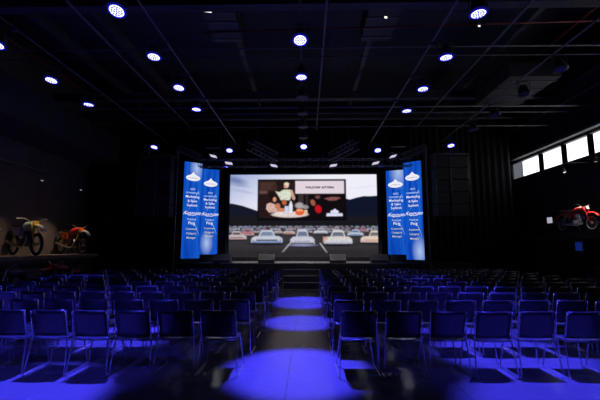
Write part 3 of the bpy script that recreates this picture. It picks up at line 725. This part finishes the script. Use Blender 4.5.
# ------------------------------------------------------------------ motorcycles
def moto(loc, rz, label, P, sc=1.0, group='display motorcycles'):
    """local +Y is forward; wheelbase 1.4"""
    t = empty('motorcycle', loc, rz, label, 'motorcycle', group)
    t.scale = (sc, sc, sc)
    RX = Matrix.Rotation(PI / 2, 3, 'Y')
    for nm, y, r in (('front_wheel', .7, .34), ('rear_wheel', -.7, .33)):
        wh = MB().lathe([(.02, -.06), (.04, -.06), (.04, .06), (.02, .06)], (0, y, r), RX, 12).build('wheel', P['rim'], t)
        ty = MB(); pts = [(0, y + (r - .045) * math.cos(a), r + (r - .045) * math.sin(a)) for a in [2 * PI * k / 28 for k in range(28)]]
        ty.tube(pts, .045, 8, True); ty.build('tyre', M['rubber'], wh, True)
        rm = MB(); pts = [(0, y + (r - .095) * math.cos(a), r + (r - .095) * math.sin(a)) for a in [2 * PI * k / 24 for k in range(24)]]; rm.tube(pts, .016, 6, True)
        rm.build('rim', P['rim'], wh)
        sp = MB()
        for k in range(16):
            a = 2 * PI * k / 16; sp.tube([((-1) ** k * .04, y + .04 * math.cos(a + .4), r + .04 * math.sin(a + .4)), (0, y + (r - .1) * math.cos(a), r + (r - .1) * math.sin(a))], .003, 4)
        sp.build('spokes', M['alloy'], wh)
    for s in (-1, 1):
        MB().tube([(s * .085, .70, .34), (s * .085, .5, .88), (s * .085, .46, 1.0)], [.025, .022, .02], 8).build('fork', P['fork'], t, True)
        MB().tube([(s * .09, -.7, .33), (s * .11, -.15, .36)], .022, 6).build('swingarm', M['alloy'], t)
        MB().tube([(s * .12, -.55, .4), (s * .12, -.35, .78)], .026, 8).build('shock_absorber', P['shock'], t)
    f = MB()
    for s in (-1, 1):
        f.tube([(0, .44, .9), (s * .08, .3, .5), (s * .1, .1, .28), (s * .1, -.2, .28), (s * .1, -.3, .6), (s * .1, -.6, .82)], .018, 6); f.tube([(0, .44, .95), (s * .08, 0, .82), (s * .1, -.6, .84)], .018, 6)
    f.build('frame', P['frame'], t)
    tk = MB(); secs = [(.4, .07, .88, 1.02), (.3, .13, .8, 1.06), (.1, .15, .76, 1.04), (-.08, .1, .8, .95)]
    vs = []; fs = []
    for (y, hw, z0, z1) in secs:
        for k in range(12):
            a = 2 * PI * k / 12; vs.append((hw * math.cos(a), y, (z0 + z1) / 2 + (z1 - z0) / 2 * math.sin(a)))
    for i in range(3):
        for k in range(12): fs.append((i * 12 + k, i * 12 + (k + 1) % 12, (i + 1) * 12 + (k + 1) % 12, (i + 1) * 12 + k))
    fs += [tuple(range(12)), tuple(range(47, 35, -1))]
    tk.add(vs, fs).build('fuel_tank', P['tank'], t, True)
    MB().prism([(.05, .93), (-.1, .88), (-.45, .88), (-.72, .93), (-.7, .98), (-.4, .95), (-.05, .97)], .22).build('seat', P['seat'], t)
    MB().prism([(-.15, .86), (-.15, .6), (-.45, .62), (-.62, .84)], .27).build('side_panel', P['side'], t)
    e = MB().box((0, .05, .42), (.24, .36, .24), bev=.04); e.box((0, .14, .64), (.18, .18, .22), Matrix.Rotation(R(-12), 3, 'X'), .02)
    for k in range(5): e.box((0, .14, .56 + .04 * k), (.23, .23, .012), Matrix.Rotation(R(-12), 3, 'X'))
    for s in (-1, 1): e.lathe([(.1, -.02), (.1, .03), (.04, .04)], (s * .12, 0, .4), RX if s > 0 else Matrix.Rotation(-PI / 2, 3, 'Y'), 12)
    e.build('engine', P['engine'], t)
    MB().tube([(.09, .24, .6), (.14, .32, .4), (.15, .15, .25), (.16, -.3, .3), (.17, -.8, .45)], [.02, .022, .024, .035, .045], 8).build('exhaust', P['exhaust'], t, True)
    def fender(name, y, r, a0, a1, wd, m, lift=0):
        n = 10; vs = []; fs = []
        for k in range(n + 1):
            a = R(a0 + (a1 - a0) * k / n)
            for j, (dx, dr) in enumerate(((-1, -.03), (-.6, 0), (0, .015), (.6, 0), (1, -.03))): vs.append((dx * wd / 2, y + (r + dr) * math.cos(a), .34 + lift + (r + dr) * math.sin(a)))
        for k in range(n):
            for j in range(4): q = k * 5 + j; fs.append((q, q + 1, q + 6, q + 5))
        o = MB().add(vs, fs).build(name, m, t, True); so = o.modifiers.new('solid', 'SOLIDIFY'); so.thickness = .006
    fender('front_fender', .7, .42, 30, 125, .14, P['ffend'], P.get('lift', .16)); fender('rear_fender', -.7, .44, 60, 168, .17, P['rfend'], P.get('lift', .16) * .8)
    hb = MB().tube([(-.4, .3, 1.12), (-.25, .4, 1.12), (-.12, .44, 1.02), (.12, .44, 1.02), (.25, .4, 1.12), (.4, .3, 1.12)], .013, 8).build('handlebar', M['alloy'], t, True)
    for s in (-1, 1): MB().tube([(s * .3, .37, 1.12), (s * .42, .29, 1.12)], .019, 8).build('grip', P['grip'], hb)
    MB().box((0, .56, .98), (.15, .03, .15), Matrix.Rotation(R(20), 3, 'X'), .01).build('number_plate', P['plate'], t)
    MB().tube([(-.12, -.05, .28), (-.24, -.1, .02)], .012, 6).build('kickstand', M['alloy'], t)
    return t
def pm(name, c, r=.35, me=0): return mat(name, c, r, me)
wht = pm('bike_white', (.75, .75, .74)); yl = pm('bike_yellow', (.75, .5, .03)); gr = pm('bike_pale_green', (.42, .62, .5)); pu = pm('bike_lilac', (.35, .3, .65)); rd = pm('bike_red', (.65, .03, .02)); org = pm('bike_orange', (.85, .13, .02)); bl = pm('bike_blue', (.03, .06, .5)); dk = pm('bike_dark', (.03, .03, .035)); tan = pm('bike_tan', (.7, .35, .15)); drk = pm('bike_deep_red', (.25, .01, .03))
base = dict(rim=M['alloy'], fork=M['alloy'], shock=yl, frame=dk, tank=wht, seat=dk, side=wht, engine=dk, exhaust=M['alloy'], ffend=wht, rfend=wht, grip=dk, plate=wht)
moto((-9.25, 12.2, 1.325), R(-118), 'motocross motorcycle with yellow handlebar plate and lilac rear fender on left platform', dict(base, tank=gr, fork=yl, rfend=pu, side=pu, plate=yl, shock=yl, grip=wht), 1.08)
moto((-9.2, 14.6, 1.325), R(-115), 'motocross motorcycle with red tank and white fenders on left platform', dict(base, tank=rd, frame=yl, side=org, plate=org, fork=dk), 1.0)
moto((-9.2, 10.35, 1.325), R(-116), 'motorcycle with white front fender cut by the left edge of the view', dict(base, tank=bl, fork=M['alloy']), 1.05)
moto((-8.1, 12.6, 0), R(172), 'dark red motorcycle on the floor behind the left chairs', dict(base, tank=drk, side=drk, ffend=drk, rfend=drk, rim=dk, plate=drk, fork=dk, shock=dk), 1.0)
moto((-8.05, 10.5, 0), R(175), 'dark grey motorcycle on the floor at the far left behind the chairs', dict(base, tank=dk, side=dk, ffend=dk, rfend=dk, rim=dk, plate=dk, fork=M['alloy'], shock=dk), 1.0)
moto((9.5, 12.7, 2.125), R(-171), 'red vintage motorcycle with orange side box on the high right ledge', dict(base, tank=rd, frame=bl, seat=tan, side=org, engine=M['alloy'], ffend=rd, rfend=org, plate=wht, fork=rd, lift=.03, shock=M['alloy']), .8)
moto((8.6, 10.6, 0), R(180), 'dark motorcycle with lilac fender on the floor behind the right chairs', dict(base, tank=dk, side=dk, ffend=pu, rfend=pu, rim=dk, plate=dk, fork=dk, shock=dk), .75)

# small wall track spots over the motorcycles
sg = glow_mat('track_spot_glow', (1, .9, .8), 1.2)
def track_spot(loc, aim, label, power, col=(1, .72, .5), size=50, lit=True):
    t = empty('track_spot', loc, 0, label, 'lamp', 'small spots over the motorcycles')
    (MB().tube([(0, 0, 0), (0, 0, 1.53)], .008, 5) if loc[0] < 0 else MB().tube([(0, 0, 0), (0, 0, .3), (XR - loc[0], 0, .3)], .01, 5)).build('stem', M['rail'], t)
    d = (Vector(aim) - Vector(loc)).normalized(); q = d.to_track_quat('-Z', 'Y').to_matrix()
    MB().lathe([(.025, .14), (.05, .12), (.055, 0)], (0, 0, -.05), q, 12).build('spot_head', M['metal'], t)
    MB().lathe([(.045, -.004), (.045, -.008)], (0, 0, -.05), q, 12).build('spot_lens', sg, t)
    l = lamp('SPOT', 'beam', Vector((0, 0, -.05)) + d * .04, power, col, aim=Vector((0, 0, -.05)) + d, parent=t, spot_size=R(size), spot_blend=.8, shadow_soft_size=.03)
track_spot((-8.75, 12.05, 3.9), (-9.5, 11.8, 1.6), 'small spot lamp on the left wall above the lilac-fendered motorcycle', 85, size=75)
track_spot((-8.75, 14.2, 3.9), (-9.5, 14.2, 1.6), 'small spot lamp on the left wall above the red and white motorcycle', 110, size=75)
track_spot((9.6, 13.2, 4.35), (9.7, 12.6, 2.5), 'small spot lamp below the windows, left of the two above the red motorcycle', 300, (1, .8, .7), 36)
track_spot((9.4, 11.5, 4.35), (9.85, 12.3, 2.5), 'small spot lamp below the windows, right of the two above the red motorcycle', 300, (1, .8, .7), 36)

# small wall items on the right
t = empty('wall_notice', (XR - .01, 15.6, 2.6), 0, 'small white square notice on the dark right wall', 'sign')
MB().box((0, 0, .12), (.02, .3, .24)).build('notice_sheet', mat('white_sheet_glow', (.6, .6, .65), .6, emit=(.5, .5, .6), es=.8), t)  # sheet is brightened by its own emission, it is no lamp
t = empty('blue_panel', (9.05, 12.1, 1.45), R(0), 'small blue glowing panel low on the dark right side', 'screen')
MB().box((.03, 0, .17), (.04, .4, .4)).build('frame', M['black'], t)
MB().box((0, 0, .17), (.02, .27, .27)).build('panel_face', glow_mat('blue_panel_glow', tuple(c8(10, 30, 95)), 1), t)
MB().box((.045, 0, .1), (.02, .1, .5)).build('bracket', M['black'], t)
t = empty('barrier_rail', (8.95, 10.2, 0), 0, 'pale horizontal rail on posts beside the right chairs', 'railing')
MB().tube([(0, -1.5, .98), (0, 1.2, .98)], .02, 8).build('rail', M['rail'], t)
for y in (-1.4, 0, 1.1): MB().tube([(0, y, 0), (0, y, .98)], .018, 8).build('post', M['pipe'], t)
